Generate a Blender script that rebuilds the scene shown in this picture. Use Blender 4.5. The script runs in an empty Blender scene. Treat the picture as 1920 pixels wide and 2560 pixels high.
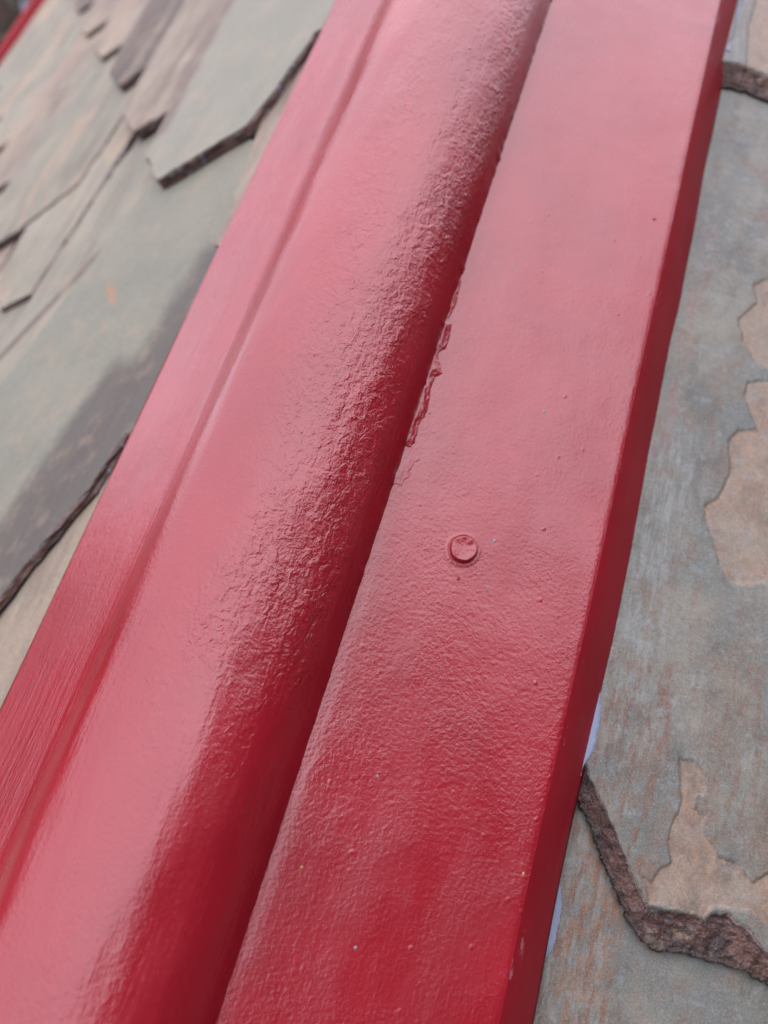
import bpy, math, random
import numpy as np
from mathutils import Matrix, Vector
random.seed(4); RNG = np.random.default_rng(4)
C = bpy.context.scene.collection
SC = bpy.context.scene

# ------------------------------------------------------------------ frames
# Roof frame (metres): s = across the right-hand slope, y = up along the hip, t = out of the right-hand slope.
S21, C21 = math.sin(math.radians(21)), math.cos(math.radians(21))
HE = math.radians(50)                        # how steeply the hip climbs
mB = Vector((-S21, 0, C21)); hB = Vector((0, 1, 0))
UP = (hB*math.sin(HE) + mB*math.cos(HE)).normalized()
OUT = (mB*math.sin(HE) - hB*math.cos(HE)).normalized()
XW = (-OUT).cross(UP).normalized()
M = Matrix(((XW.x, XW.y, XW.z, 0), (-OUT.x, -OUT.y, -OUT.z, 0), (UP.x, UP.y, UP.z, 9.0), (0, 0, 0, 1)))

# ------------------------------------------------------------------ camera
H = 0.325
cE = Vector((0.95013, -0.31184, 0)); cH = Vector((0.29216, 0.89016, -0.34965)); cN = Vector((0.10904, 0.33221, 0.93688))
cam = bpy.data.cameras.new('camera'); camo = bpy.data.objects.new('camera', cam); C.objects.link(camo)
Rc = Matrix(((cE.x, cE.y, cE.z, 0), (cH.x, cH.y, cH.z, 0), (cN.x, cN.y, cN.z, H), (0, 0, 0, 1)))
camo.matrix_world = M @ Rc
cam.sensor_fit = 'VERTICAL'; cam.sensor_height = 36; cam.sensor_width = 27
cam.lens = 27.67; cam.clip_start = 0.01; cam.clip_end = 500
cam.dof.use_dof = True; cam.dof.focus_distance = 0.325; cam.dof.aperture_fstop = 5.7
SC.camera = camo

# ------------------------------------------------------------------ sky, sun, exposure
w = bpy.data.worlds.new('World'); SC.world = w; w.use_nodes = True
nt = w.node_tree; nt.nodes.clear()
sd = (M.to_3x3() @ (Rc.to_3x3() @ Vector((.05, .78, .62)))).normalized()      # bright part of the cloud, high behind the camera
SUN_EL, SUN_AZ = math.asin(sd.z), math.atan2(sd.x, sd.y)
def wn(t): return nt.nodes.new(t)
sky = wn('ShaderNodeTexSky'); sky.sky_type = 'NISHITA'; sky.sun_disc = False
sky.sun_elevation = SUN_EL; sky.sun_rotation = SUN_AZ
sky.air_density = 1.0; sky.dust_density = 3.0; sky.ozone_density = 1.0
hs = wn('ShaderNodeHueSaturation'); hs.inputs['Saturation'].default_value = 0.75
tc = wn('ShaderNodeTexCoord'); nz = wn('ShaderNodeTexNoise'); nz.inputs['Scale'].default_value = 2.2; nz.inputs['Detail'].default_value = 4
mr = wn('ShaderNodeMapRange'); mr.inputs[1].default_value = .3; mr.inputs[2].default_value = .7; mr.inputs[3].default_value = .9; mr.inputs[4].default_value = 1.1
mu = wn('ShaderNodeVectorMath'); mu.operation = 'SCALE'
bg = wn('ShaderNodeBackground'); bg.inputs['Strength'].default_value = 0.13
out = wn('ShaderNodeOutputWorld')
L = nt.links.new
cl = wn('ShaderNodeMix'); cl.data_type = 'RGBA'; cl.inputs[0].default_value = .8; cl.inputs[7].default_value = (14.8, 14.3, 17.4, 1)   # cloud deck
L(sky.outputs[0], cl.inputs[6]); L(cl.outputs[2], hs.inputs['Color']); L(tc.outputs['Generated'], nz.inputs['Vector']); L(nz.outputs['Fac'], mr.inputs[0])
# the overcast is brighter behind the photographer and duller to the left
gd = wn('ShaderNodeVectorMath'); gd.operation = 'DOT_PRODUCT'; L(tc.outputs['Generated'], gd.inputs[0])
gv = (M.to_3x3() @ (Rc.to_3x3() @ Vector((.42, .50, .76)))).normalized(); gd.inputs[1].default_value = gv
gm = wn('ShaderNodeMapRange'); gm.inputs[1].default_value = -.1; gm.inputs[2].default_value = 1; gm.inputs[3].default_value = .82; gm.inputs[4].default_value = 1.22; L(gd.outputs['Value'], gm.inputs[0])
g2 = wn('ShaderNodeMath'); g2.operation = 'MULTIPLY'; L(gm.outputs[0], g2.inputs[0]); L(mr.outputs[0], g2.inputs[1])
L(hs.outputs[0], mu.inputs[0]); L(g2.outputs[0], mu.inputs['Scale']); L(mu.outputs[0], bg.inputs[0]); L(bg.outputs[0], out.inputs[0])
sun = bpy.data.lights.new('sun', 'SUN'); sun.energy = 0.5; sun.angle = math.radians(120); sun.color = (1, .96, .9)
so = bpy.data.objects.new('sun', sun); C.objects.link(so)
so.rotation_euler = sd.to_track_quat('Z', 'Y').to_euler()
SC.view_settings.view_transform = 'Standard'; SC.view_settings.look = 'None'; SC.view_settings.gamma = 1
SC.view_settings.exposure = .72

# ------------------------------------------------------------------ helpers
def tag(o, label=None, cat=None, group=None, kind=None):
    if label: o['label'] = label
    if cat: o['category'] = cat
    if group: o['group'] = group
    if kind: o['kind'] = kind
    return o
def empty(name, loc=(0, 0, 0)):
    o = bpy.data.objects.new(name, None); C.objects.link(o); o.empty_display_size = .05
    o.matrix_world = M @ Matrix.Translation(loc); return o
def build(name, verts, faces, mats, parent=None, smooth=True, mi=None, attrs=None, world=False):
    me = bpy.data.meshes.new(name); me.from_pydata([tuple(map(float, v)) for v in verts], [], [tuple(map(int, f)) for f in faces]); 
    for m in (mats if isinstance(mats, (list, tuple)) else [mats]): me.materials.append(m)
    me.polygons.foreach_set('use_smooth', [smooth]*len(me.polygons))
    if mi is not None:
        me.polygons.foreach_set('material_index', list(mi))
        if smooth == 'mixed':
            me.polygons.foreach_set('use_smooth', [i == 0 for i in mi])
    if attrs:
        for k, v in attrs.items():
            a = me.attributes.new(k, 'FLOAT', 'POINT'); a.data.foreach_set('value', np.asarray(v, dtype=np.float32))
    me.update()
    o = bpy.data.objects.new(name, me); C.objects.link(o)
    if parent: o.parent = parent
    elif not world: o.matrix_world = M
    return o
def grid_faces(nx, ny, keep=None):
    i = np.arange(nx-1)[:, None]*ny + np.arange(ny-1)[None, :]
    F = np.stack([i, i+ny, i+ny+1, i+1], -1).reshape(-1, 4)
    if keep is not None: F = F[keep.reshape(-1)]
    return F
def _h(ix, iy, seed):
    n = (ix*374761393 + iy*668265263 + seed*1442695041) & 0xffffffff
    n = ((n ^ (n >> 13))*1274126177) & 0xffffffff
    return ((n ^ (n >> 16)) & 0xffff)/65535.0
def vnoise(x, y, seed=0):
    x = np.asarray(x, float); y = np.asarray(y, float)
    ix = np.floor(x).astype(np.int64); iy = np.floor(y).astype(np.int64); fx = x-ix; fy = y-iy
    fx = fx*fx*(3-2*fx); fy = fy*fy*(3-2*fy)
    a = _h(ix, iy, seed); b = _h(ix+1, iy, seed); c = _h(ix, iy+1, seed); d = _h(ix+1, iy+1, seed)
    return (a*(1-fx)+b*fx)*(1-fy) + (c*(1-fx)+d*fx)*fy
def fbm(x, y, seed=0, o=4):
    s = 0; am = .5; tot = 0
    for k in range(o):
        s = s + am*vnoise(x*2**k, y*2**k, seed+17*k); tot += am; am *= .5
    return s/tot
def sstep(a, b, x):
    t = np.clip((x-a)/(b-a), 0, 1); return t*t*(3-2*t)
def sdpoly(X, Y, P):           # signed distance to a closed polygon, positive inside
    P = np.asarray(P, float); d = np.full(X.shape, 1e9); ins = np.zeros(X.shape, bool); n = len(P)
    for i in range(n):
        a = P[i]; b = P[(i+1) % n]; e = b-a; wx = X-a[0]; wy = Y-a[1]
        t = np.clip((wx*e[0]+wy*e[1])/(e@e+1e-12), 0, 1)
        d = np.minimum(d, (wx-e[0]*t)**2+(wy-e[1]*t)**2)
        c = ((a[1] <= Y) & (b[1] > Y)) | ((b[1] <= Y) & (a[1] > Y))
        xi = a[0] + (Y-a[1])/(e[1] if abs(e[1]) > 1e-12 else 1e-12)*e[0]
        ins ^= c & (X < xi)
    d = np.sqrt(d); return np.where(ins, d, -d)

# node helper
class NT:
    def __init__(s, name, rough=.5, spec=.5):
        s.m = bpy.data.materials.new(name); s.m.use_nodes = True; s.t = s.m.node_tree; s.b = s.t.nodes['Principled BSDF']
        s.b.inputs['Roughness'].default_value = rough; s.b.inputs['Specular IOR Level'].default_value = spec
        s.obj = s.n('ShaderNodeTexCoord').outputs['Object']
    def n(s, t): return s.t.nodes.new(t)
    def l(s, a, b): s.t.links.new(a, b)
    def put(s, v, inp):
        if isinstance(v, (int, float)): inp.default_value = v
        elif isinstance(v, (tuple, list)): inp.default_value = v if len(v) == len(inp.default_value) else (*v, 1)
        else: s.l(v, inp)
    def math(s, op, a, b=0, c=0, clamp=False):
        n = s.n('ShaderNodeMath'); n.operation = op; n.use_clamp = clamp
        for k, v in enumerate((a, b, c)): s.put(v, n.inputs[k])
        return n.outputs[0]
    def map(s, sc=(1, 1, 1), rot=(0, 0, 0), loc=(0, 0, 0), v=None):
        n = s.n('ShaderNodeMapping'); n.inputs['Scale'].default_value = sc; n.inputs['Rotation'].default_value = rot; n.inputs['Location'].default_value = loc
        s.l(v or s.obj, n.inputs['Vector']); return n.outputs[0]
    def noise(s, scale, detail=3, rough=.5, v=None, dist=0, col=False):
        n = s.n('ShaderNodeTexNoise'); n.inputs['Scale'].default_value = scale; n.inputs['Detail'].default_value = detail
        n.inputs['Roughness'].default_value = rough; n.inputs['Distortion'].default_value = dist
        s.l(v or s.obj, n.inputs['Vector']); return n.outputs['Color' if col else 'Fac']
    def vor(s, scale, v=None, feature='F1', rnd=1):
        n = s.n('ShaderNodeTexVoronoi'); n.feature = feature; n.inputs['Scale'].default_value = scale; n.inputs['Randomness'].default_value = rnd
        s.l(v or s.obj, n.inputs['Vector']); return n.outputs['Distance']
    def ss(s, x, a, b, lo=0., hi=1.):
        n = s.n('ShaderNodeMapRange'); n.interpolation_type = 'SMOOTHSTEP'; s.put(x, n.inputs[0])
        for k, v in enumerate((a, b, lo, hi)): s.put(v, n.inputs[k+1])
        return n.outputs[0]
    def mix(s, f, a, b):
        n = s.n('ShaderNodeMix'); n.data_type = 'RGBA'; s.put(f, n.inputs[0]); s.put(a, n.inputs[6]); s.put(b, n.inputs[7]); return n.outputs[2]
    def attr(s, name):
        n = s.n('ShaderNodeAttribute'); n.attribute_name = name; return n.outputs['Fac']
    def xyz(s, v=None):
        n = s.n('ShaderNodeSeparateXYZ'); s.l(v or s.obj, n.inputs[0]); return n.outputs
    def rnd(s): return s.n('ShaderNodeObjectInfo').outputs['Random']
    def add(s, *a):
        r = a[0]
        for x in a[1:]: r = s.math('ADD', r, x)
        return r
    def mul(s, *a):
        r = a[0]
        for x in a[1:]: r = s.math('MULTIPLY', r, x)
        return r
    def bump(s, h):
        n = s.n('ShaderNodeBump'); n.inputs['Strength'].default_value = 1; n.inputs['Distance'].default_value = 1
        s.l(h, n.inputs['Height']); s.l(n.outputs[0], s.b.inputs['Normal'])
    def col(s, c): s.put(c, s.b.inputs['Base Color'])

# ------------------------------------------------------------------ red gloss paint

def paint(name, kind):
    k = NT(name, .26, .68)
    x, y, z = k.xyz()
    tone = k.noise(18, 3)
    base = k.mix(k.ss(tone, .35, .7), (0.235, .0074, .0155), (0.203, .0060, .0125))
    # sparse pin holes / dust nibs
    vd = k.vor(230); msk = k.ss(k.noise(60, 2), .45, .62)
    nib = k.mul(k.ss(vd, .0, .16, 1, 0), msk)
    base = k.mix(k.mul(nib, .45), base, (.16, .006, .012))
    dust = k.mul(k.ss(k.noise(24, 4, .65, v=k.map((1, .45, 1), loc=(2, 3, 1))), .50, .74), k.ss(k.noise(600, 3, .7), .35, .7))
    base = k.mix(k.mul(dust, .10), base, (.30, .16, .15))
    k.col(base)
    k.l(k.ss(k.noise(40, 4, .6, v=k.map((1, .3, 1))), .3, .7, .22, .33), k.b.inputs['Roughness'])
    orange = k.mul(k.noise(560, 2.5, .55), .00017)
    fine = k.mul(k.noise(1300, 2, .5), .000012)
    if kind == 'flange':
        # heavier, wetter orange peel low down, quiet further up
        low = k.add(k.ss(y, -.035, .01), 0); hi = k.ss(y, .03, .13, 1, 0); band = k.mul(low, hi)
        patch = k.ss(k.noise(38, 3), .42, .62)
        peel = k.mul(k.noise(460, 2.5, .55), .00019, k.math('MULTIPLY_ADD', band, .75, .30))
        peel2 = k.mul(k.noise(760, 3, .6), .00016, patch)
        streak = k.mul(k.noise(1, 3, .6, v=k.map((420, 34, 420), rot=(0, 0, .06))), .00012, k.ss(y, -.06, .10, 1.0, .18))
        wave = k.mul(k.noise(34, 2), .0006)
        # few bigger lumps
        lump = k.mul(k.ss(k.vor(150), .0, .22, 1, 0), k.ss(k.noise(90, 1), .55, .68), .00022)
        h = k.add(orange, fine, peel, peel2, streak, wave, lump)
    elif kind == 'roll':
        # crazed, flaking old paint under the new coat along the middle of the roll
        mid = k.mul(k.ss(x, -.080, -.050), k.ss(x, -.012, -.004, 1, 0))
        mid = k.mul(mid, .85, k.ss(y, .47, .36, 0.35, 1), k.ss(y, -.03, .05, .2, 1))
        dv = k.n('ShaderNodeVectorMath'); dv.operation = 'MULTIPLY_ADD'
        k.l(k.noise(160, 3, col=True), dv.inputs[0]); dv.inputs[1].default_value = (.008, .008, .008); k.l(k.map((1, .62, 1), rot=(0, 0, .25)), dv.inputs[2])
        n1 = k.noise(62, 3, .5, v=dv.outputs[0])
        st = k.add(k.ss(n1, .42, .445), k.ss(n1, .52, .545), k.ss(n1, .61, .635))
        patch = k.ss(k.noise(30, 3, v=k.map((1, .5, 1))), .34, .58)
        lumps = k.mul(k.math('ABSOLUTE', k.math('SUBTRACT', k.noise(165, 3, .55, v=dv.outputs[0]), .5)), .0020)
        lumps2 = k.mul(k.noise(420, 3, .6), .00042)
        crz = k.mul(k.add(k.mul(st, .00012), k.mul(k.add(lumps, lumps2), k.math('MULTIPLY_ADD', patch, .8, .2))), mid)
        streak = k.mul(k.noise(1, 3, .6, v=k.map((600, 22, 600))), .00016)
        wave = k.mul(k.noise(20, 2, v=k.map((1, .4, 1))), .0016)
        blis = k.mul(k.ss(k.vor(120), .0, .2, 1, 0), k.ss(k.noise(70, 1), .52, .66), mid, .0003)
        h = k.add(orange, fine, crz, streak, wave, blis)
    elif kind == 'leftflange':
        st = k.mul(k.noise(1, 4, .6, v=k.map((900, 60, 900), rot=(0, 0, -.05))), .00024)
        st2 = k.mul(k.noise(1, 2, .6, v=k.map((300, 14, 300))), .0003)
        wave = k.mul(k.noise(30, 2), .0007)
        h = k.add(orange, fine, st, st2, wave)
    else:
        h = k.add(k.mul(k.noise(700, 3), .00005), k.mul(k.noise(110, 1), .00012))
        k.l(k.ss(k.noise(40, 2), 0, 1, .42, .5), k.b.inputs['Roughness']); k.b.inputs['Specular IOR Level'].default_value = .12
        chip = k.mul(k.attr('arris'), k.ss(k.noise(1, 4, .7, v=k.map((300, 90, 300))), .60, .66), k.ss(k.noise(25, 2), .45, .6))
        k.col(k.mix(k.mul(chip, .7), base, (.36, .17, .20)))
    k.bump(h)
    return k.m
P_FL = paint('red_gloss_paint_flat', 'flange'); P_RO = paint('red_gloss_paint_crazed', 'roll')
P_LF = paint('red_gloss_paint_brushed', 'leftflange'); P_LI = paint('red_gloss_paint_edge', 'lip')

def edge_col(k):
    n = k.noise(55, 5, .7); n2 = k.noise(120, 5, .7); n3 = k.noise(45, 3)
    c = k.mix(k.ss(n2, .35, .6), (.022, .009, .008), (.085, .028, .022))
    c = k.mix(k.ss(n3, .48, .60), c, (.130, .056, .042)); c = k.mix(k.mul(k.ss(n, .56, .64), .7), c, (.24, .17, .115))
    c = k.mix(k.mul(k.ss(k.noise(200, 3), .60, .68), .5), c, (.13, .13, .155))
    f = k.math('FRACT', k.add(k.mul(k.attr('edge'), 3.2), k.mul(k.noise(38, 4, .6), 3.0)))
    c = k.mix(k.ss(f, .0, .16, .8, 0), c, (.008, .005, .005))
    return k.mix(k.mul(k.ss(k.attr('edge'), .62, .95), .6), c, (.020, .010, .009))
# ------------------------------------------------------------------ slate
def slate(name, a, b, c, patchcol, patch=.6, streak=.5, warm=(.30, .21, .16), near=False, bands=()):
    k = NT(name, .55, .4) if near else NT(name, .68, .22)
    r = k.rnd()
    off = k.n('ShaderNodeVectorMath'); off.operation = 'MULTIPLY_ADD'
    cv = k.n('ShaderNodeCombineXYZ'); 
    for i, m_ in enumerate((7.3, 3.1, 5.7)): k.l(k.math('MULTIPLY', r, m_), cv.inputs[i])
    k.l(k.obj, off.inputs[0]); off.inputs[1].default_value = (1, 1, 1); k.l(cv.outputs[0], off.inputs[2])
    V = k.obj if near else off.outputs[0]
    n1 = k.noise(14, 5, .6, v=V); n2 = k.noise(1, 4, .6, v=k.map((60, 9, 60), v=V)); n3 = k.noise(420, 3, .7, v=V); n4 = k.noise(55, 4, .6, v=V)
    col = k.mix(k.ss(n1, .35, .65), a, b)
    col = k.mix(k.mul(k.ss(n2, .48, .66), streak), col, c)
    if near:
        pk = k.add(k.mul(k.attr('peach'), 300), k.mul(k.math('SUBTRACT', k.noise(380, 4, .7), .5), 1.1))
        pm = k.ss(pk, -.28, .34)
        st = k.math('MULTIPLY', k.attr('stain'), k.ss(k.noise(1, 5, .7, v=k.map((330, 70, 330), rot=(0, 0, .12))), .47, .60))
        bl = k.math('MULTIPLY', k.attr('blue'), k.ss(k.noise(1, 5, .65, v=k.map((420, 60, 420), rot=(0, 0, .05))), .42, .62))
        col = k.mix(k.mul(bl, .55), col, (.27, .29, .31))
        col = k.mix(k.mul(st, .85), col, (.15, .060, .038))
        col = k.mix(k.mul(pm, k.ss(k.noise(110, 5, .75), .3, .65, .25, .85)), col, k.mix(k.ss(n4, .35, .65), patchcol, (.29, .21, .165)))
        ed = k.mul(k.ss(pk, -.28, -.05), k.ss(pk, 0.0, .12, 1, 0), k.ss(k.noise(75, 2), .44, .58))
        col = k.mix(k.mul(ed, .22), col, (.07, .05, .045))
        sm = k.math('MULTIPLY', k.attr('smear'), k.ss(k.noise(1, 4, .7, v=k.map((500, 40, 500), rot=(0, 0, .1))), .50, .68))
        col = k.mix(k.mul(sm, .75), col, (.36, .05, .07))
        og = k.math('MULTIPLY', k.attr('rust'), k.ss(k.noise(170, 4, .7), .40, .6))
        col = k.mix(k.mul(og, .6), col, (.26, .12, .05))
    else:
        pm = k.mul(k.ss(k.noise(7, 5, .65, v=k.map((1.8, .6, 1.8), v=V)), .49, .57), patch)
        col = k.mix(k.mul(pm, .85), col, patchcol)
    for (p0, p1, wd, cc, am) in bands:
        dx, dy = p1[0]-p0[0], p1[1]-p0[1]; ln = math.hypot(dx, dy); nx, ny = -dy/ln, dx/ln
        X = k.xyz()
        # band across the slope, measured in the slope's own axes (q = -x/cos42, y)
        q = k.math('MULTIPLY_ADD', X[0], -1/math.cos(math.radians(42)), -.0591/math.cos(math.radians(42)))
        d = k.math('ABSOLUTE', k.add(k.mul(k.math('SUBTRACT', q, p0[0]), nx), k.mul(k.math('SUBTRACT', X[1], p0[1]), ny)))
        al = k.add(k.mul(k.math('SUBTRACT', q, p0[0]), dx/ln), k.mul(k.math('SUBTRACT', X[1], p0[1]), dy/ln))
        m_ = k.mul(k.ss(k.add(d, k.mul(k.math('SUBTRACT', n4, .5), wd*.5)), wd, wd*.35), k.ss(al, -.02, .0), k.ss(al, ln, ln+.02, 1, 0))
        col = k.mix(k.mul(m_, am), col, cc)
    if near:
        col = k.mix(k.mul(k.ss(k.noise(70, 5, .7), .48, .66), .55), col, (.160, .090, .060))
        col = k.mix(k.mul(k.ss(k.noise(44, 5, .7, v=k.map((1, .5, 1), loc=(3, 1, 0))), .50, .68), .6), col, (.062, .060, .056))
        col = k.mix(k.mul(k.ss(k.noise(160, 4, .7, v=k.map((1, 1, 1), loc=(5, 1, 0))), .52, .7), .5), col, (.22, .25, .28))
    col = k.mix(k.ss(n3, .3, .72, 0, .6), col, k.mix(.5, col, (.06, .06, .055)))
    col = k.mix(k.mul(k.ss(k.noise(900, 2, .8, v=V), .66, .74), .5), col, (.5, .5, .48))
    col = k.mix(k.ss(n4, .5, .7, 0, .25), col, warm)
    if not near:
        col = k.mix(k.mul(k.ss(k.noise(1, 5, .65, v=k.map((30, 7, 30), v=V, loc=(4, 2, 0))), .48, .68), streak*.6), col, (.36, .31, .25))
        col = k.mix(k.mul(k.ss(k.noise(1, 5, .65, v=k.map((24, 5, 24), v=V, loc=(9, 5, 0))), .52, .68), streak*.85), col, (.085, .058, .052))
        col = k.mix(k.math('MULTIPLY_ADD', r, .14, .0), col, (.012, .011, .010))
    if near:
        e_ = k.ss(k.add(k.attr('edge'), k.mul(k.math('SUBTRACT', k.noise(500, 3), .5), .05)), .012, .05)
        col = k.mix(e_, col, edge_col(k)); rim = k.mul(k.ss(k.attr('edge'), .004, .02), k.ss(k.attr('edge'), .06, .11, 1, 0), k.ss(k.noise(60, 3), .45, .55)); col = k.mix(k.mul(rim, .7), col, (.24, .22, .20))
    tn = k.n('ShaderNodeVectorMath'); tn.operation = 'MULTIPLY'; k.l(col, tn.inputs[0]); tn.inputs[1].default_value = (1.03, 1.02, .92); col = tn.outputs[0]
    k.col(col)
    gr = k.noise(1250, 2, .7)
    if near: col = k.mix(k.ss(gr, .38, .66, 0, .40), k.mix(.22, col, (.03, .03, .03)), k.mix(.22, col, (.55, .53, .5))); k.col(col)
    h = k.add(k.mul(n3, .00009), k.mul(n4, .0006), k.mul(n1, .0016), k.mul(k.noise(1100, 2, .6, v=V), .00003), k.mul(pm, -.00030 if near else -.0008), k.mul(e_, k.add(k.mul(k.noise(130, 5, .7, dist=.5), .0030), k.mul(k.noise(420, 4, .7), .0008))) if near else 0.0)
    k.bump(h); return k.m
G1 = (.190, .178, .150); G2 = (.240, .222, .188); PU = (.105, .078, .072); PE = (.33, .235, .175)
SL_NEAR = slate('slate_weathered_grey', (.118, .130, .132), (.185, .178, .158), (.125, .090, .072), (.36, .20, .125), near=True, streak=.45, warm=(.24, .20, .165))
SL_L1 = slate('slate_smooth_green', (.172, .172, .150), (.205, .196, .165), (.225, .200, .160), PE, patch=0, streak=.06,
    bands=[((.120, .290), (.175, .0), .036, (.078, .066, .066), .9), ((.165, .20), (.222, .02), .036, (.078, .062, .062), .85), ((.235, .278), (.241, .284), .005, (.32, .16, .09), .8)])
SL_L2 = slate('slate_striped_grey', (.185, .176, .150), (.220, .205, .175), (.27, .24, .195), PE, patch=.4, streak=.4, bands=[((.262, .392), (.40, .225), .008, (.095, .062, .060), .85), ((.372, .50), (.404, .30), .008, (.36, .24, .17), .7)])
SL_S1 = slate('slate_smooth_grey', (.195, .190, .168), (.215, .205, .180), (.225, .20, .165), PE, patch=0, streak=.06, bands=[((.300, .46), (.318, .76), .024, (.125, .090, .085), .85)])
SL = [slate('slate_pale_green', G1, G2, PU, PE, .7, .4), slate('slate_rosy_grey', (.20, .155, .135), (.265, .215, .185), (.095, .068, .064), (.30, .225, .18), .8, .55),
      slate('slate_blue_grey', (.20, .20, .205), (.28, .275, .275), (.25, .17, .13), PE, .8, .5), slate('slate_purple', (.075, .058, .058), (.105, .080, .076), (.06, .04, .04), (.19, .14, .11), .5, .45),
      slate('slate_peach', (.245, .19, .155), (.215, .19, .16), (.15, .13, .115), (.2, .195, .175), .8, .5)]
def edge_mat():
    k = NT('slate_broken_edge', .42, .5)
    n = k.noise(55, 5, .7); n2 = k.noise(120, 5, .7); n3 = k.noise(45, 3)
    c = k.mix(k.ss(n2, .35, .6), (.030, .015, .013), (.080, .036, .030))
    c = k.mix(k.ss(n3, .50, .62), c, (.115, .065, .050)); c = k.mix(k.mul(k.ss(n, .60, .68), .5), c, (.24, .17, .12))
    c = k.mix(k.mul(k.ss(k.noise(200, 3), .60, .66), .7), c, (.17, .18, .21))
    k.col(c); k.bump(k.add(k.mul(n2, .0014), k.mul(k.noise(500, 4, .7), .00045), k.mul(n, .0006))); return k.m
ED = edge_mat()
def plain(name, c, rough=.7, sc=40, v=.2, bump=.0005, spec=.4):
    k = NT(name, rough, spec); n = k.noise(sc, 4, .6)
    k.col(k.mix(n, tuple(x*(1-v) for x in c), tuple(x*(1+v) for x in c))); k.bump(k.mul(n, bump)); return k.m

# ------------------------------------------------------------------ left-slope frame
TH = math.radians(42); AP = .0591
def LP(q, y, z=0):   # point on the left slope: q metres out from the hip, z above the flange plane
    return (-AP - math.cos(TH)*q - math.sin(TH)*z, y, -math.sin(TH)*q + math.cos(TH)*z)

# ------------------------------------------------------------------ roof boarding under the slates (part of each slope)
Y0, Y1 = -.55, 1.75
BOARD = plain('roof_boarding', (.10, .075, .055), .8, 30)
def slab(name, P8, mat, parent): 
    return build(name, P8, [(0, 1, 2, 3), (7, 6, 5, 4), (0, 4, 5, 1), (1, 5, 6, 2), (2, 6, 7, 3), (3, 7, 4, 0)], mat, parent, smooth=False)
left_roof = tag(empty('roof_slope'), 'pale mottled slate slope falling away left of the near red hip', 'roof slope')
right_roof = tag(empty('roof_slope'), 'blue grey slate slope with peach flaking, right of the near red hip', 'roof slope')
slab('boarding', [LP(.0, Y0, -.037), LP(1.06, Y0, -.037), LP(1.06, Y1, -.037), LP(0, Y1, -.037), LP(.0, Y0, -.07), LP(1.06, Y0, -.07), LP(1.06, Y1, -.07), LP(0, Y1, -.07)], BOARD, left_roof)
slab('boarding', [(-.05, Y0, -.046), (.98, Y0, -.046), (.98, Y1, -.046), (-.05, Y1, -.046), (-.05, Y0, -.07), (.98, Y0, -.07), (.98, Y1, -.07), (-.05, Y1, -.07)][::1], BOARD, right_roof)

def clip(P, f):
    o = []
    for i in range(len(P)):
        a = P[i]; b = P[(i+1) % len(P)]; fa = f(a); fb = f(b)
        if fa >= 0: o.append(a)
        if fa*fb < 0:
            t = fa/(fa-fb); o.append((a[0]+(b[0]-a[0])*t, a[1]+(b[1]-a[1])*t))
    return o
def rough_outline(P, step=.006, amp=.0014, seed=0):
    o = []
    for i in range(len(P)):
        a = np.array(P[i]); b = np.array(P[(i+1) % len(P)]); d = b-a; ln = np.hypot(*d); n = max(1, int(ln/step)); nr = np.array([-d[1], d[0]])/(ln+1e-9)
        for j in range(n):
            p = a+d*j/n
            k = (fbm(p[0]*60+seed, p[1]*60, 3)-.5)*2*amp*2 + random.uniform(-.3, .3)*amp
            o.append(tuple(p+nr*k*(1 if j else .3)))
    return o
def slate_slab(P, ztop, thick, mat, parent, frame, label=None, seed=0, ledge=.0022):
    """one split slate: outline P (slope axes), ztop(q,y) its upper face, rough broken edge all round"""
    P = rough_outline(P, seed=seed); n = len(P)
    A = sum(P[i][0]*P[(i+1) % n][1]-P[(i+1) % n][0]*P[i][1] for i in range(n))
    sg = 1 if A > 0 else -1
    V = []; 
    def ring(off, dz, jit):
        for i in range(n):
            a = np.array(P[i-1]); b = np.array(P[(i+1) % n]); d = b-a; d = d/(np.hypot(*d)+1e-9); nn = np.array([-d[1], d[0]])*sg
            p = np.array(P[i])+nn*off*(1+random.uniform(-jit, jit)); V.append(frame(p[0], p[1], ztop(p[0], p[1])+dz*thick))
    ring(ledge, 0, .6); ring(ledge*.35, -.30, .9); ring(ledge*.5, -.6, .8); ring(0, -1, .1)
    F = [tuple(range(n))]; mi = [0]
    for r in range(3):
        for i in range(n):
            j = (i+1) % n; F.append((r*n+i, (r+1)*n+i, (r+1)*n+j, r*n+j)); mi.append(1)
    F.append(tuple(range(4*n-1, 3*n-1, -1))); mi.append(1)
    if (sg < 0) != (frame is not LP): pass
    o = build('slate', V, F, [mat, ED], parent, smooth=False, mi=mi)
    bm_fix(o)
    if label: o['label'] = label
    return o
import bmesh
def bm_fix(o):
    bm = bmesh.new(); bm.from_mesh(o.data); bmesh.ops.recalc_face_normals(bm, faces=bm.faces); bm.to_mesh(o.data); bm.free()

mm = lambda L_, k=1.: [(a*k/1000., b*k/1000.) for a, b in L_]
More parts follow.
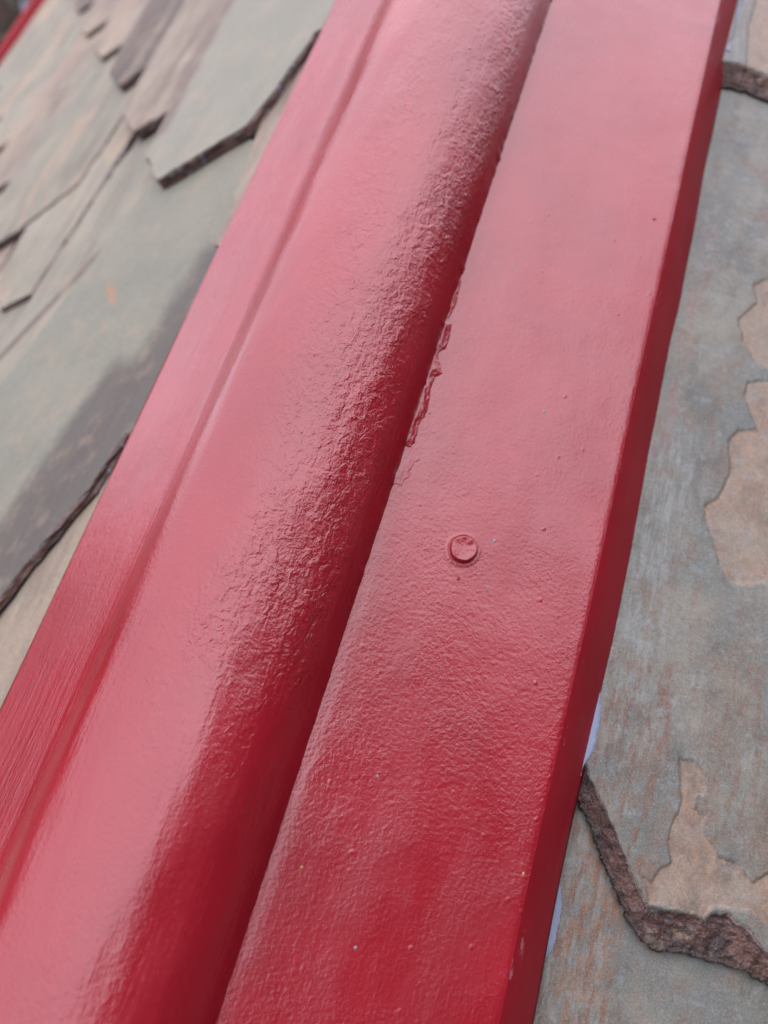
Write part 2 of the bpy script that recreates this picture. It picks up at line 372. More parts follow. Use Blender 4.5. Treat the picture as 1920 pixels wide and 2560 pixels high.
# near slates, shapes of their own
slate_slab(mm([(20, -300), (20, 185), (150, 185), (330, 75), (445, 85), (450, -300)]), lambda q, y: -.0150-.004*(y-.1), .006, SL[4], left_roof, LP, 'pale peach and grey slate, lowest by the red flange', 3)
slate_slab(mm([(289, 402), (351, 205), (330, 60), (225, 8), (186, 38), (167, 82), (146, 118), (137, 153), (40, 175), (40, 392), (150, 396), (200, 430), (265, 425)]), lambda q, y: -.0110-.020*(y-.2), .0045, SL_L1, left_roof, LP, 'smooth green grey slate with dark purple lower side', 5)
slate_slab(mm([(162, 412), (150, 350), (143, 296), (40, 285), (40, 560), (136, 545)]), lambda q, y: -.0128-.010*(y-.4), .004, SL[1], left_roof, LP, 'small pale rosy slate tucked beside the red flange', 7)
slate_slab(mm([(257, 386), (302, 430), (309, 480), (313, 540), (316, 640), (300, 790), (230, 860), (40, 820), (40, 500), (136, 490), (151, 433), (164, 407)]), lambda q, y: -.0062-.018*(y-.4)+.0*(q-.2), .0078, SL_S1, left_roof, LP, 'large smooth grey slate with a thick dark broken lower edge', 9)
slate_slab(mm([(120, 760), (300, 740), (340, 800), (345, 1180), (240, 1240), (40, 1200), (40, 770)]), lambda q, y: -.0125-.012*(y-.8), .005, SL[0], left_roof, LP, None, 11)
slate_slab(mm([(372, 525), (393, 446), (404, 350), (412, 273), (430, 150), (440, 40), (300, -20), (200, 90), (200, 420), (250, 480)]), lambda q, y: -.0160-.019*(y-.2), .004, SL_L2, left_roof, LP, 'long grey slate with a purple brown stripe, left of the smooth green one', 15)
slate_slab(mm([(40, 1150), (290, 1120), (340, 1180), (345, 1700), (40, 1700)]), lambda q, y: -.0115-.012*(y-1.15), .005, SL[2], left_roof, LP, None, 19)
slate_slab(mm([(20, -560), (20, -250), (440, -250), (450, -560)]), lambda q, y: -.0130-.010*(y+.5), .006, SL[0], left_roof, LP, None, 23)
# the regular courses, climbing to the left
aV = np.array([.1045, .1000]); bV = np.array([.094, -.183]); PS = np.array([.257, .386])
KR = 1.031
SH = mm([(0, 0), (22, 19), (44, 42), (53, 80), (57, 150), (58, 250), (50, 335), (-150, 345), (-125, 60), (-47, 12)])
Binv = np.linalg.inv(np.array([[-aV[0], -bV[0]], [-aV[1], -bV[1]]]))
pick = {(1, 0): 1, (2, 0): 3, (3, 0): 1, (4, 0): 1, (5, 0): 3, (1, 1): 0, (0, 1): 0, (2, 1): 0, (3, 1): 1, (0, 2): 0, (-1, 2): 0}
skip = {(0, 0), (0, 1), (-1, 0), (-1, 1), (0, -1), (-1, -1), (-2, 1)}
cnt = 0
for i in range(-9, 18):
    for j in range(-12, 12):
        if (i, j) in skip: continue
        P = PS+aV*i+bV*j
        if P[0] < .15 or P[1] < -.80 or P[1] > 1.6 or P[0] > 1.28: continue
        if P[0] < .36 and .30 < P[1] < .9: continue
        jx = np.array([random.uniform(-.006, .006), random.uniform(-.007, .007)])
        poly = [(P[0]+jx[0]+u*random.uniform(.96, 1.04), P[1]+jx[1]+v) for u, v in SH]
        poly = clip(poly, lambda p: p[0]-.03); poly = clip(poly, lambda p: 1.025-p[0]) if poly else poly
        if poly and P[1] < .40: poly = clip(poly, lambda p: (p[0]-.404)*1.0+(p[1]-.35)*.085+.0)
        if len(poly) < 3: continue
        poly = clip(poly, lambda p: p[1]-Y0-.01)
        if len(poly) < 3: continue
        A = abs(sum(poly[k][0]*poly[(k+1) % len(poly)][1]-poly[(k+1) % len(poly)][0]*poly[k][1] for k in range(len(poly))))/2
        if A < .0015: continue
        def zt(q, y, P=P, r=random.uniform(-.0008, .0008)):
            al, be = Binv@(np.array([q, y])-P); return -.0095-.0030*al-.0075*be+r-(.0048 if P[1] < .40 and P[0] < .62 else 0)
        m_ = SL[pick.get((i, j), random.choice([0, 0, 1, 1, 2, 2, 4, 0, 3]))]
        slate_slab(poly, zt, .0062, m_, left_roof, LP, None, i*7+j*3); cnt += 1
print('left slates', cnt)

# ------------------------------------------------------------------ right slope: near slates as worked surfaces
RF = lambda q, y, z=0: (q, y, z)
def axis(a, b, fine_to, f, c):
    x = [a]
    while x[-1] < b: x.append(x[-1] + (f if x[-1] < fine_to else c))
    return np.array(x)
peachA = mm([(420, 300), (200, 268), (166.6, 261), (157, 256), (156, 247), (161, 238), (165.6, 231), (156, 227), (152, 219), (154, 209), (155, 202), (151.5, 187), (145, 180), (147, 172), (153, 162), (158, 151), (163, 146), (172, 147.6), (190, 158), (230, 175), (260, 230), (300, 260)], KR)
peachB = mm([(200, 330), (158, 324.5), (152, 318), (155.6, 307), (146.5, 292), (151.6, 279), (160, 269.5), (200, 266)], KR)
peachC = mm([(152.8, 61), (160, 61.8), (165.4, 56.6), (166.4, 50), (161.7, 47.8), (162.4, 43), (167, 41), (167.7, 35), (170.7, 32.6), (175.5, 27.6), (183.5, 27.3), (191, 21.5), (200, 30), (230, 40), (240, 5), (200, 7.8), (190.8, 10.7), (176, 8), (173, 3), (160, 2.5), (150, 2.2), (145.5, 10.6), (149.6, 10), (151.6, 15), (156, 19), (153.6, 26.5), (153.6, 32), (156, 40), (156.3, 46), (154.4, 51)], KR)
peachL = mm([(128, 8), (142, -8), (149, -14), (148, -24), (144, -46), (140, -60), (132, -60), (138, -40), (130, -24), (124, -4)], KR)
midtop = [(80, 60), (112, 49), (118.2, 40.1), (125.3, 31.9), (130.9, 24.3), (136.2, 17.7), (141.7, 9.4), (150.1, 1.0), (159.7, 2.1), (173.2, 2.6), (176.5, 7.0), (183.3, 7.6), (191.5, 4.8), (200.1, -1.3), (225, -2), (260, 3), (300, -1), (345, 4)]
midbot = [(80, 40), (112, 36), (118.9, 27.5), (125.1, 19.3), (132.0, 10.3), (137.6, 2.9), (143.0, -4.4), (149.3, -11.4), (156.7, -14.4), (171.1, -12.0), (183.8, -11.8), (196.5, -11.5), (206.4, -13.3), (240, -14), (300, -11), (352, -9)]
toptop = [(80, 462), (113.4, 467), (124.6, 469.2), (135.7, 468), (150, 470), (180, 466), (230, 470), (345, 466)]
topbot = [(80, 452), (116.5, 453.5), (128, 455), (142.3, 454), (170, 452), (230, 455), (352, 453)]
def worked_slate(label, ys, top, bot, xr, ztop, zbot, peach, masks, layer_seed, mat=SL_NEAR):
    xs = axis(xr[0], xr[1], .215, .0006, .005)
    X, Y = np.meshgrid(xs, ys, indexing='ij')
    wob = (fbm(X*260, Y*260, 9)-.5)*.0022
    top = np.array(top)*KR/1000.; bot = np.array(bot)*KR/1000. if bot is not None else None
    far = [(xr[1]+.2, ys[-1]+.2), (xr[0]-.2, ys[-1]+.2)]
    if bot is not None:
        dt = sdpoly(X, Y, [(xr[0]-.2, top[0][1])]+[tuple(p) for p in top]+[(xr[1]+.2, top[-1][1])]+far)+wob
        db = sdpoly(X, Y, [(xr[0]-.2, bot[0][1])]+[tuple(p) for p in bot]+[(xr[1]+.2, bot[-1][1])]+far)+wob*.4
        fr = np.where(dt > 0, 0, np.clip(-dt/(-dt+np.maximum(db, 1e-6)), 0, 1))
        # the edge breaks down in thin layers
        ln = fbm(X*55, Y*120, layer_seed); lay = np.clip(fr*1.1+(ln-.5)*.55*(fr > 0), 0, 1)
        stair = (np.floor(lay*4)+sstep(.0, .35, (lay*4) % 1))/4.6
        drop = np.where(fr > 0, np.clip(stair*.55+lay*.45+.07, 0, 1), 0)*(1-sstep(.90, 1, fr)) + sstep(.90, 1, fr)
        keep_v = db > 0
    else:
        fr = np.zeros_like(X); drop = fr; keep_v = np.ones(X.shape, bool)
    Z = ztop(X, Y)
    pe = np.full(X.shape, -1.)
    for p in peach: pe = np.maximum(pe, sdpoly(X, Y, p))
    pe = np.clip(pe, -.01, .01)
    Z = Z + (fbm(X*30, Y*22, 5)-.5)*.0012 - sstep(-.0004, .0006, pe+(fbm(X*300, Y*300, 2)-.5)*.002)*.00045
    Z = Z - drop*(Z-zbot(X, Y)) + (fr > 0)*((fbm(X*350, Y*350, 31)-.5)*.0016-np.abs(fbm(X*140, Y*190, 37)-.5)*.006)*sstep(0, .15, fr)*(1-sstep(.9, 1, fr))
    at = {'peach': pe.ravel(), 'edge': fr.ravel()}
    for k_, f_ in masks.items(): at[k_] = f_(X, Y).ravel()
    for k_ in ('stain', 'blue', 'smear', 'rust'):
        if k_ not in at: at[k_] = np.zeros(X.size)
    nx, ny = X.shape
    kf = keep_v[:-1, :-1] & keep_v[1:, :-1] & keep_v[1:, 1:] & keep_v[:-1, 1:]
    F = grid_faces(nx, ny, kf)
    frf = (fr[:-1, :-1]+fr[1:, 1:])[kf]/2
    V = np.stack([X, Y, Z], -1).reshape(-1, 3)
    used = np.zeros(len(V), bool); used[F.ravel()] = True; idx = np.cumsum(used)-1
    V = V[used]; F = idx[F]; at = {k_: v_[used] for k_, v_ in at.items()}
    o = build('slate', V, F, [mat, ED], right_roof, smooth=True, mi=(frf > 9).astype(int), attrs=at)
    md = o.modifiers.new('thickness', 'SOLIDIFY'); md.thickness = .0016; md.offset = -1
    o['label'] = label; return o
def box(x0, x1, y0, y1, s=.01):
    return lambda X, Y: sstep(x0-s, x0+s, X)*(1-sstep(x1-s, x1+s, X))*sstep(y0-s, y0+s, Y)*(1-sstep(y1-s, y1+s, Y))
ys_mid = np.concatenate([np.arange(-.020, .066, .0006), np.arange(.066, .34, .0014), np.arange(.34, .62, .006)])
worked_slate('tall blue grey slate with peach flaked patches and broken lower edge', ys_mid, midtop, midbot, (.085, .345),
    lambda X, Y: -.0215-.004*Y, lambda X, Y: -.0272+0*Y, [peachA, peachB, peachC],
    {'stain': lambda X, Y: np.clip(box(.117, .152, .0, .100, .006)(X, Y)+.6*box(.16, .26, .02, .12, .02)(X, Y), 0, 1), 'blue': box(.112, .145, .06, .22, .014),
     'smear': lambda X, Y: np.clip(np.exp(-((X-(.1225+(Y-.22)*.05))/.0042)**2), 0, 1)*sstep(.17, .23, Y)*(1-sstep(.34, .38, Y)),
     'rust': lambda X, Y: np.exp(-(((X-.174)/.006)**2+((Y-.038)/.008)**2))+np.exp(-(((X-.151)/.006)**2+((Y-.008)/.01)**2))}, 21)
ys_top = np.concatenate([np.arange(.455, .492, .0007), np.arange(.492, .56, .0015), np.arange(.56, .95, .008)])
worked_slate('pale slate at the top right with a chipped maroon edge', ys_top, toptop, topbot, (.085, .345),
    lambda X, Y: -.0160-.008*(Y-.46), lambda X, Y: -.0212+0*Y, [mm([(128, 474), (135, 480), (150, 478), (170, 540), (150, 600), (127, 560), (124, 520)])],
    {'stain': box(.127, .16, .47, .56, .01), 'blue': box(.11, .126, .44, .6, .004)}, 5)
ys_low = np.concatenate([np.arange(-.075, .05, .0012), np.arange(.05, .10, .01)])
ys_low = np.concatenate([np.arange(-.30, -.075, .006), ys_low])
worked_slate('grey green slate under the broken edge with rusty streaks by the hip', ys_low, [(80, 0), (345, 0)], None, (.085, .345),
    lambda X, Y: -.0312-.002*Y, lambda X, Y: -.036+0*Y, [],
    {'stain': lambda X, Y: box(.115, .149, -.10, .05, .003)(X, Y), 'blue': box(.119, .146, -.06, .03, .004),
     'rust': lambda X, Y: box(.125, .149, -.09, .03, .004)(X, Y)*.8+np.exp(-(((X-.164)/.007)**2+((Y+.033-(X-.16)*.3)/.0022)**2))}, 8)
# further courses to the right, the same lattice mirrored
for i in range(-2, 9):
    for j in range(-9, 10):
        P = np.array([.42, .06])+aV*i+bV*j
        if P[0] < .30 or P[0] > .95 or P[1] < -.40 or P[1] > 1.5: continue
        poly = [(P[0]+u, P[1]+v) for u, v in SH]
        poly = clip(clip(poly, lambda p: p[0]-.315), lambda p: .96-p[0])
        if len(poly) < 3: continue
        def zt(q, y, P=P):
            al, be = Binv@(np.array([q, y])-P); return -.0170-.003*al-.0075*be
        slate_slab(poly, zt, .005, SL[random.choice([0, 2, 2, 0, 1])], right_roof, RF, None, i*5+j)
for y0, z0 in ((.90, -.0105), (1.30, -.0105)):
    slate_slab([(.085, y0), (.345, y0), (.345, y0+.46), (.085, y0+.46)], lambda q, y, z0=z0, y0=y0: z0-.004-.006*(y-y0), .004, SL[0], right_roof, RF, None, 2)

# ------------------------------------------------------------------ the red hip capping
def make_cap(root, near=True):
    ysC = np.concatenate([np.arange(Y0, -.1, .02), np.arange(-.1, .56, .0012 if near else .02), np.arange(.56, Y1+.02, .02)])
    # profile of the roll: from the right crease, over, to the left crease
    B = np.array([-AP-math.cos(TH)*AP, -math.sin(TH)*AP])
    K = np.array([(.003, -.007), (0, 0), (-.0045, .0085), (-.0115, .0155), (-.0215, .0212), (-.0355, .0240), (-.052, .0222), (-.069, .0158), (-.083, .0065), (-.0915, -.0060), (-.0968, -.0195), tuple(B), (B[0]-.006, B[1]-.021)])
    t = np.linspace(0, 1, 131 if near else 25)
    def bez(t):                                  # smooth curve through the profile points
        n = len(K)-3; u = np.clip(t*n, 0, n-1e-9); i_ = u.astype(int); f = (u-i_)[:, None]
        a, b, c, d_ = K[i_], K[i_+1], K[i_+2], K[i_+3]
        return .5*((2*b)+(c-a)*f+(2*a-5*b+4*c-d_)*f*f+(3*b-a-3*c+d_)*f**3)
    pr = bez(t); tg = np.gradient(pr, axis=0); tg /= np.linalg.norm(tg, axis=1)[:, None]; nr = np.stack([tg[:, 1], -tg[:, 0]], -1)
    T, Yg = np.meshgrid(t, ysC, indexing='ij')
    env = np.sin(np.pi*np.clip(T, 0, 1))**.7
    d = ((fbm(T*3+2, Yg*7, 11, 3)-.5)*.0042 + (fbm(T*14, Yg*28, 12, 3)-.5)*.0009)*env
    # flattened facet along the crown, high on the hip
    X = pr[:, 0][:, None]+nr[:, 0][:, None]*(-d); Z = pr[:, 1][:, None]+nr[:, 1][:, None]*(-d)
    jag = (fbm(Yg*220, Yg*0+3, 7)-.5)*.0006 + np.where(np.abs(vnoise(Yg*90, Yg*0, 5)-.5) > .42, .0005, 0)
    X = X + jag*(1-sstep(0, .08, T))
    V = np.stack([X, Yg, Z], -1).reshape(-1, 3); F = grid_faces(*X.shape)[:, ::-1]
    o = build('roll', V, F, P_RO, root); bm_flip(o, (0, 0, 1))
    # right flange with a soft bend at its outer edge, then the turned-down lip
    wv = lambda y: (vnoise(y*9, y*0, 3)-.5)*.0024 + (vnoise(y*23+4, y*0, 6)-.5)*.0010 + (vnoise(y*40, y*0, 4)-.5)*.0003
    xs = np.concatenate([[-.004], np.linspace(0, .0965, 90 if near else 8), .1-.0035*np.cos(np.linspace(0, 1, 7)*math.pi/2*0.62)[::1]*1.0])
    xs = np.unique(np.round(xs, 6)); xs = xs[xs <= .1]
    X, Yg = np.meshgrid(xs, ysC, indexing='ij')
    Zr = (fbm(X*14, Yg*9, 21, 3)-.5)*.0011 - .0006*sstep(.0955, .1, X)
    Zr = Zr*sstep(-.001, .006, X)
    Xw = X + wv(Yg)*sstep(.05, .1, X)*.35
    zr_e = Zr[-1]; xe = Xw[-1]
    build('flange', np.stack([Xw, Yg, Zr], -1).reshape(-1, 3), grid_faces(*X.shape), P_FL, root)['label'] = 'broad right flange, smooth pink sheen'
    u = np.linspace(0, 1, 9)
    lx = .0209; lz = .0235
    U, Yg = np.meshgrid(u, ysC, indexing='ij')
    X = xe[None, :]+U*lx+.0009*np.sin(U*math.pi)+wv(Yg)*U*.8; Z = zr_e[None, :]-U*lz+.0009*np.sin(np.clip(U*2, 0, 1)*math.pi)*.7
    X2 = X[-1]-.0011; Z2 = Z[-1]-.0006
    X = np.vstack([X, X2[None], (X2-.012)[None]]); Z = np.vstack([Z, Z2[None], (Z2+.004)[None]]); Yg = np.vstack([Yg, Yg[:2]])
    AR = np.zeros(X.shape); AR[:2] = 1
    build('edge_lip', np.stack([X, Yg, Z], -1).reshape(-1, 3), grid_faces(*X.shape), P_LI, root, attrs={'arris': AR.ravel()})['label'] = 'dark red folded outer edge'
    # left flange
    qs = np.linspace(AP-.001, .1145, 50 if near else 6); Q, Yg = np.meshgrid(qs, ysC, indexing='ij')
    zz = (fbm(Q*16, Yg*8, 33, 3)-.5)*.0010*sstep(AP, AP+.01, Q) + .0005*(1-sstep(AP-.0005, AP+.003, Q))
    P = np.array([LP(q, 0, z) for q, z in zip(Q.ravel(), zz.ravel())]); P[:, 1] = Yg.ravel()
    o = build('flange', P, grid_faces(*Q.shape), P_LF, root); bm_flip(o, (-.67, 0, .74)); o['label'] = 'narrow left flange with brushed streaks'
    # its own folded edge
    U = np.linspace(0, 1, 4); V = []
    for uu in U:
        for y in ysC: V.append(LP(.1145+uu*.0012, y, -.0065*uu))
    o = build('edge_lip', V, grid_faces(4, len(ysC)), P_LI, root); bm_flip(o, (-.9, 0, -.3))
def bm_flip(o, d):
    me = o.data; n = np.zeros(len(me.polygons)*3); me.polygons.foreach_get('normal', n); n = n.reshape(-1, 3).mean(0)
    if n@np.array(d) < 0: me.flip_normals()
cap = tag(empty('hip_capping'), 'near glossy red painted metal hip capping with a wide rounded roll', 'roof capping')
make_cap(cap)

# nail head: painted over, slightly dished, in a soft collar of paint
def nail(cx, cy, r=.0058):
    V = []; F = []; n = 48
    prof = [(1.42, .00003), (1.26, .00014), (1.18, .00026), (1.12, .00012), (1.07, -.00008), (1.03, .0009), (.985, .0019), (.93, .00235), (.86, .00232), (.6, .0021), (.3, .0020)]
    for k, (rr, z) in enumerate(prof):
        for i in range(n):
            a = i/n*2*math.pi; wob = 1+.03*math.sin(2*a+.6)+.015*math.sin(5*a)
            x = cx+r*rr*wob*math.cos(a); y = cy+r*1.03*rr*wob*math.sin(a)
            dz = float((fbm(x*500, y*500, 3, 2)-.5)*.0007) if rr < .9 else 0
            V.append((x, y, z+dz))
    V.append((cx, cy, .0020))
    for k in range(len(prof)-1):
        for i in range(n): F.append((k*n+i, k*n+(i+1) % n, (k+1)*n+(i+1) % n, (k+1)*n+i))
    b = (len(prof)-1)*n
    for i in range(n): F.append((b+i, b+(i+1) % n, len(V)-1))
    V = [(a, b_, c+.0001) for a, b_, c in V]
    return V, F
def flz(s, y): 
    return float(((fbm(np.array([s*14.]), np.array([y*9.]), 21, 3)-.5)*.0011)[0])*min(1, max(0, s/.006))
V, F = nail(.0381, .1159); z0 = flz(.0381, .1159)
V = [(a, b, c+z0*0+flz(a, b)) for a, b, c in V]
build('nail_head', V, F, P_FL, cap)['label'] = 'round nail head painted over in red'

# ridge of old sealant under the paint, along the right crease
def lump(P, z, seed, lab, slope):
    P = np.array(mm(P)); x0, x1 = -.004, P[:, 0].max()+.002; y0, y1 = P[:, 1].min()-.001, P[:, 1].max()+.001
    X, Y = np.meshgrid(np.arange(x0, x1, .00025), np.arange(y0, y1, .0003), indexing='ij')
    d = sdpoly(X, Y, P)+(fbm(X*900, Y*500, seed)-.5)*.0012
    Z = sstep(-.0001, .0006, d)*z + np.maximum(0, d)*slope + (fbm(X*500, Y*200, seed+1)-.5)*.0005*sstep(0, .001, d) - .0002
    Z = Z + np.array([(fbm(X*14, Y*9, 21, 3)-.5)*.0011])[0]*sstep(0, .006, X)
    keep = (d > -.0004); kf = keep[:-1, :-1] | keep[1:, 1:]
    F = grid_faces(*X.shape, kf); V = np.stack([X, Y, Z], -1).reshape(-1, 3)
    used = np.zeros(len(V), bool); used[F.ravel()] = True; idx = np.cumsum(used)-1
    build('sealant_ridge', V[used], idx[F], P_FL, cap)['label'] = lab
lump([(-3, 253), (.8, 251.5), (1.7, 237), (.8, 227.2), (3.0, 224.5), (4.0, 217), (4.2, 211), (1.2, 207.8), (2.3, 203.5), (6.3, 197.2), (3.1, 193.7), (2.8, 188), (5.0, 175.3), (2.7, 167.6), (3.7, 158.4), (2.0, 155), (-3, 154)], .00045, 3, 'lumpy ridge of painted-over sealant', .30)
lump([(-3, 160), (2.2, 157), (5, 153), (9.5, 150.8), (6, 148.5), (5.7, 143.9), (6.2, 140.5), (4.6, 139), (4.1, 135.3), (1.1, 135.2), (-.8, 134), (-3, 134)], .00035, 8, 'thin lifted flake of painted-over sealant', .02)

# grit and nibs caught in the paint
GRIT = plain('grey_grit', (.17, .21, .22), .7); NIB = plain('paint_nib', (.16, .01, .015), .3); TAN = plain('tan_grit', (.30, .17, .07), .6)
def pebble(x, y, r, m, name, z=None, sq=.5):
    V = []; F = []; n = 9; z0 = flz(x, y) if z is None else z
    for k, (rr, zz) in enumerate([(1, 0), (.9, .45), (.5, .9)]):
        for i in range(n):
            a = i/n*2*math.pi; q = 1+random.uniform(-.25, .25)
            V.append((x+r*rr*q*math.cos(a), y+r*rr*q*math.sin(a)*1.2, z0-.0001+zz*r*sq))
    V.append((x, y, z0+r*sq))
    for k in range(2):
        for i in range(n): F.append((k*n+i, k*n+(i+1) % n, (k+1)*n+(i+1) % n, (k+1)*n+i))
    for i in range(n): F.append((2*n+i, 2*n+(i+1) % n, 3*n))
    return build(name, V, F, m, cap)
for (x, y, r, m, nm) in [(39.5, 102.7, .7, NIB, 'paint_nib'), (50.4, 124.7, .75, GRIT, 'grit_speck'), (57.1, 195, .7, GRIT, 'grit_speck'), (71.6, 213, .55, GRIT, 'grit_speck'),
        (88, 327.4, 1.0, NIB, 'paint_nib'), (12.3, -24.4, .6, TAN, 'grit_speck'), (39.9, -44.4, .6, GRIT, 'grit_speck'), (52.7, 103.3, .5, GRIT, 'grit_speck'), (94.7, -2.4, .6, TAN, 'grit_speck'),
        (24, 268, .6, GRIT, 'grit_speck'), (62, 40, .5, NIB, 'paint_nib'), (30, 15, .5, GRIT, 'grit_speck'), (80, 90, .45, NIB, 'paint_nib')]:
    pebble(x/1000, y/1000, r/1000, m, nm)

# pale sealant squeezed out under the lip
BEAD = plain('lilac_sealant', (.21, .24, .33), .6, 300, .12, .0003)
def bead(y0, y1, zf, wmax, seed, x1=.1192):
    ys = np.arange(y0, y1, .0008); us = np.linspace(0, 1, 6); U, Y = np.meshgrid(us, ys, indexing='ij')
    ev = sstep(y0, y0+.014, Y)*(1-sstep(y1-.022, y1, Y))
    W = -.0034+(.0030+wmax*1.3*(.35+.65*vnoise(Y*60, Y*0, seed)))*ev+(fbm(Y*520, Y*0, seed+1)-.5)*.0014
    X = .115+U*(x1-.115+W); Z = zf(Y)+.0004*(1-U**3)+.0003-.0009*(U > .99)
    o = build('sealant_bead', np.stack([X, Y, Z], -1).reshape(-1, 3), grid_faces(*X.shape), BEAD, cap); bm_flip(o, (0, 0, 1))
bead(.042, .088, lambda Y: -.0215-.004*Y+.0002, .0012, 4, .1194)
bead(-.036, .006, lambda Y: -.0310, .0028, 6, .1220)
bead(-.10, -.040, lambda Y: -.0310, .0014, 3, .1218)
bead(.49, .57, lambda Y: -.0158-.008*(Y-.46), .0014, 9, .1155)

# ------------------------------------------------------------------ the next hip, far side of the left slope
far = tag(empty('edge_flashing'), 'distant blurred red metal edging crossing the upper left corner', 'roof edging')
def strip(name, prof, par):
    ys = np.linspace(Y0, Y1, 60); V = [LP(q, y, z+.0008*math.sin(y*9+q*50)) for q, z in prof for y in ys]
    o = build(name, V, grid_faces(len(prof), len(ys)), P_LI, par); bm_flip(o, (-.67, 0, .74)); return o
strip('flange', [(1.028, -.018), (1.03, -.0125), (1.045, -.011)], far)
strip('upstand', [(1.045, -.010), (1.047, -.002), (1.052, .001), (1.058, -.004), (1.06, -.06)], far)


# ------------------------------------------------------------------ surroundings (world axes)
GRASS = plain('ground_paving', (.30, .285, .26), .9, .3, .4, .05)
g = build('ground', [(-220, -220, 0), (220, -220, 0), (220, 220, 0), (-220, 220, 0)], [(0, 1, 2, 3)], GRASS, world=True, smooth=False); tag(g, kind='structure')
def leaf_mat(name, c1, c2):
    k = NT(name, .6, .3); k.col(k.mix(k.noise(1.2, 3), c1, c2)); return k.m
LEAF = leaf_mat('leaves_dark', (.022, .034, .016), (.045, .06, .028)); BARK = plain('bark', (.09, .06, .045), .9, 8, .3, .01)
def leaf_cloud(P, size, rng):
    n = len(P); d1 = rng.normal(size=(n, 3)); d1 /= np.linalg.norm(d1, axis=1)[:, None]; d2 = np.cross(d1, rng.normal(size=(n, 3))); d2 /= np.linalg.norm(d2, axis=1)[:, None]
    s = size*rng.uniform(.6, 1.3, n)[:, None]
    V = np.stack([P-d1*s, P-d2*s*.55, P+d1*s, P+d2*s*.55], 1).reshape(-1, 3); return V, np.arange(4*n).reshape(-1, 4)
# unseen leafy ring, added as a dark mass for the glossy paint to mirror
az = RNG.uniform(0, 2*np.pi, 42000); rr = RNG.uniform(24, 40, 42000)
rt = M.to_3x3() @ Vector((1, 0, 0)); azr = math.atan2(rt.y, rt.x)
def near_r(a): return np.exp(-((np.angle(np.exp(1j*(a-azr+.15))))/.80)**2)  # closer and taller on the right, added to darken lip and roll
rr = rr*(1-.62*near_r(az))
bk = M.to_3x3() @ (Rc.to_3x3() @ Vector((.199, .186, .962))); azb = math.atan2(bk.y, bk.x)
def near_b(a): return np.exp(-((np.angle(np.exp(1j*(a-azb))))/.36)**2)  # tall hump behind the camera, stands in for the photographer's dark reflection
rr = rr*(1-.5*near_b(az))
lb = M.to_3x3() @ (Rc.to_3x3() @ Vector((-.95, .22, .34))); lf = M.to_3x3() @ (Rc.to_3x3() @ Vector((-.94, .25, -.28)))
def near_l(a): return 5.5*np.exp(-((np.angle(np.exp(1j*(a-math.atan2(lf.y, lf.x)))))/.22)**2) - 4.8*np.exp(-((np.angle(np.exp(1j*(a-math.atan2(lb.y, lb.x)))))/.30)**2)  # height raised and lowered at left to shape reflections in flange and roll
def top_h(a): return near_l(a) + 7.4 + 5.0*fbm(np.cos(a)*5+9, np.sin(a)*5+9, 3, 3) + 1.5*vnoise(a*14, a*0, 2) + 14*near_r(a) + 12.5*near_b(a)
Hh = top_h(az)*RNG.uniform(0, 1, 42000)**.6*1.0
V, F = leaf_cloud(np.stack([np.cos(az)*rr, np.sin(az)*rr, Hh], -1), .75, RNG)
tag(build('reflected_foliage', V, F, LEAF, world=True, smooth=False), 'unseen leafy mass added around the building for dark reflections and shade', 'reflected_foliage', kind='stuff')

def wpt(s, y, t): return (M @ Vector((s, y, t)))
def wdir(px, py):
    d = (M.to_3x3() @ (Rc.to_3x3() @ Vector((px-829.5, 1106-py, -1700)))).normalized(); return d
CP = camo.matrix_world.translation.copy()
# one tree and a slate-hung house beyond the far hip
d = wdir(10, 70); tp = CP + d*9.0
tree = bpy.data.objects.new('broadleaf_tree', None); C.objects.link(tree); tree.location = (tp.x, tp.y, 0)
tag(tree, 'blurred dark tree with brown branches beyond the far red hip', 'tree')
def tube(P, R_, n=9):
    V = []; F = []
    for k, (p, r) in enumerate(zip(P, R_)):
        for i in range(n):
            a = i/n*2*math.pi; V.append((p[0]+r*math.cos(a), p[1]+r*math.sin(a), p[2]))
    for k in range(len(P)-1):
        for i in range(n): F.append((k*n+i, k*n+(i+1) % n, (k+1)*n+(i+1) % n, (k+1)*n+i))
    return V, F
V, F = tube([(0, 0, 0), (.1, 0, 3), (-.1, .1, 6), (.05, 0, 9), (0, 0, 12), (.1, 0, 15)], [.38, .3, .25, .2, .13, .04])
for k in range(26):
    a = random.uniform(0, 6.28); z = random.uniform(7, 14); ln = random.uniform(1.2, 3.2)*(1-(z-7)/12); b0 = len(V)
    v, f = tube([(0, 0, z), (math.cos(a)*ln*.5, math.sin(a)*ln*.5, z+ln*.3), (math.cos(a)*ln, math.sin(a)*ln, z+ln*.75)], [.09, .05, .015], 6)
    V += v; F += [tuple(q+b0 for q in ff) for ff in f]
build('trunk', V, F, BARK, tree)
n = 9000; th = RNG.uniform(0, 6.28, n); u = RNG.uniform(0, 1, n)**.5; zz = RNG.uniform(5.5, 15.5, n)
rad = 2.6*np.sqrt(np.clip(1-((zz-10)/5.8)**2, 0, 1))*u; cl = fbm(th*2.2, zz*1.1, 8, 3) > .44
P = np.stack([rad*np.cos(th), rad*np.sin(th), zz], -1)[cl]
V, F = leaf_cloud(P, .11, RNG); build('crown', V, F, LEAF, tree, smooth=False)

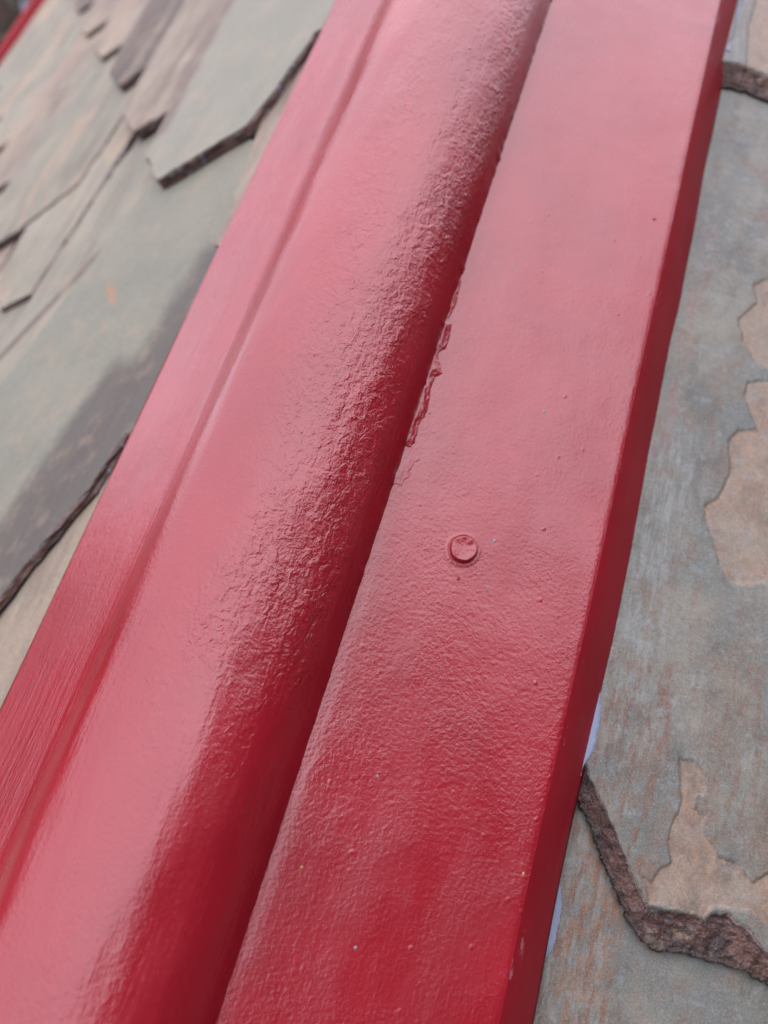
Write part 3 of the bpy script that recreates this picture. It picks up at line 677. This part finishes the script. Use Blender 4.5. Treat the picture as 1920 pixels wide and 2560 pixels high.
d = wdir(70, 20); hp = CP + d*19.0
house = bpy.data.objects.new('house', None); C.objects.link(house); house.location = (hp.x, hp.y, 0); house.rotation_euler.z = math.atan2(d.y, d.x)
tag(house, 'blurred grey slate hung house wall beyond the far red hip', 'house')
def bx(x0, x1, y0, y1, z0, z1):
    return [(x0, y0, z0), (x1, y0, z0), (x1, y1, z0), (x0, y1, z0), (x0, y0, z1), (x1, y0, z1), (x1, y1, z1), (x0, y1, z1)], [(0, 3, 2, 1), (4, 5, 6, 7), (0, 1, 5, 4), (1, 2, 6, 5), (2, 3, 7, 6), (3, 0, 4, 7)]
k = NT('slate_hanging', .6, .4)
X = k.xyz(); row = k.math('FRACT', k.math('MULTIPLY', X[2], 4)); k.col(k.mix(k.ss(row, .0, .15), (.06, .06, .065), k.mix(k.noise(3, 3), (.15, .15, .165), (.22, .22, .24)))); k.bump(k.mul(row, .02))
v, f = bx(0, 7, -5, 5, 0, 17); build('wall', v, f, k.m, house, smooth=False)
v = [(-.3, -5.4, 17), (7.3, -5.4, 17), (7.3, 5.4, 17), (-.3, 5.4, 17), (3.5, -4, 21), (3.5, 4, 21)]
build('roof', v, [(0, 1, 4), (1, 2, 5, 4), (2, 3, 5), (3, 0, 4, 5), (3, 2, 1, 0)], plain('roof_slates', (.10, .10, .11), .6), house, smooth=False)
WF = plain('white_frame', (.7, .7, .7), .5); GL = plain('window_glass', (.25, .28, .34), .1, .5)
for z in (4, 8, 12.5):
    for y in (-3, 0, 3):
        v, f = bx(-.06, .02, y-.6, y+.6, z, z+1.8); wdw = build('window', v, f, WF, house, smooth=False)
        v, f = bx(-.08, -.03, y-.5, y+.5, z+.1, z+1.7); build('pane', v, f, GL, wdw, smooth=False)
# the tower the roof stands on
tower = bpy.data.objects.new('tower', None); C.objects.link(tower)
ft = wpt(0, Y0, -.12); R8 = 1.36; tower.location = (ft.x, ft.y+R8, 0)
tag(tower, 'eight sided stone tower carrying the slate spire', 'tower')
def octa(rs, zs, mat, name):
    V = []; F = []
    for r, z in zip(rs, zs):
        for i in range(8):
            a = -math.pi/2+i*math.pi/4; V.append((r*math.cos(a), r*math.sin(a), z))
    for k_ in range(len(rs)-1):
        for i in range(8): F.append((k_*8+i, k_*8+(i+1) % 8, k_*8+8+(i+1) % 8, k_*8+8+i))
    return build(name, V, F, mat, tower, smooth=False)
octa([1.3, 1.3, 1.42, 1.42, 1.3], [0, ft.z-.35, ft.z-.28, ft.z-.18, ft.z-.14], plain('stone', (.30, .27, .22), .85, 12, .25, .004), 'wall')
octa([1.18, .5, .02], [ft.z-.16, ft.z-.10+(1.18-.5)*math.tan(HE), ft.z-.10+1.16*math.tan(HE)], BOARD, 'spire_frame')
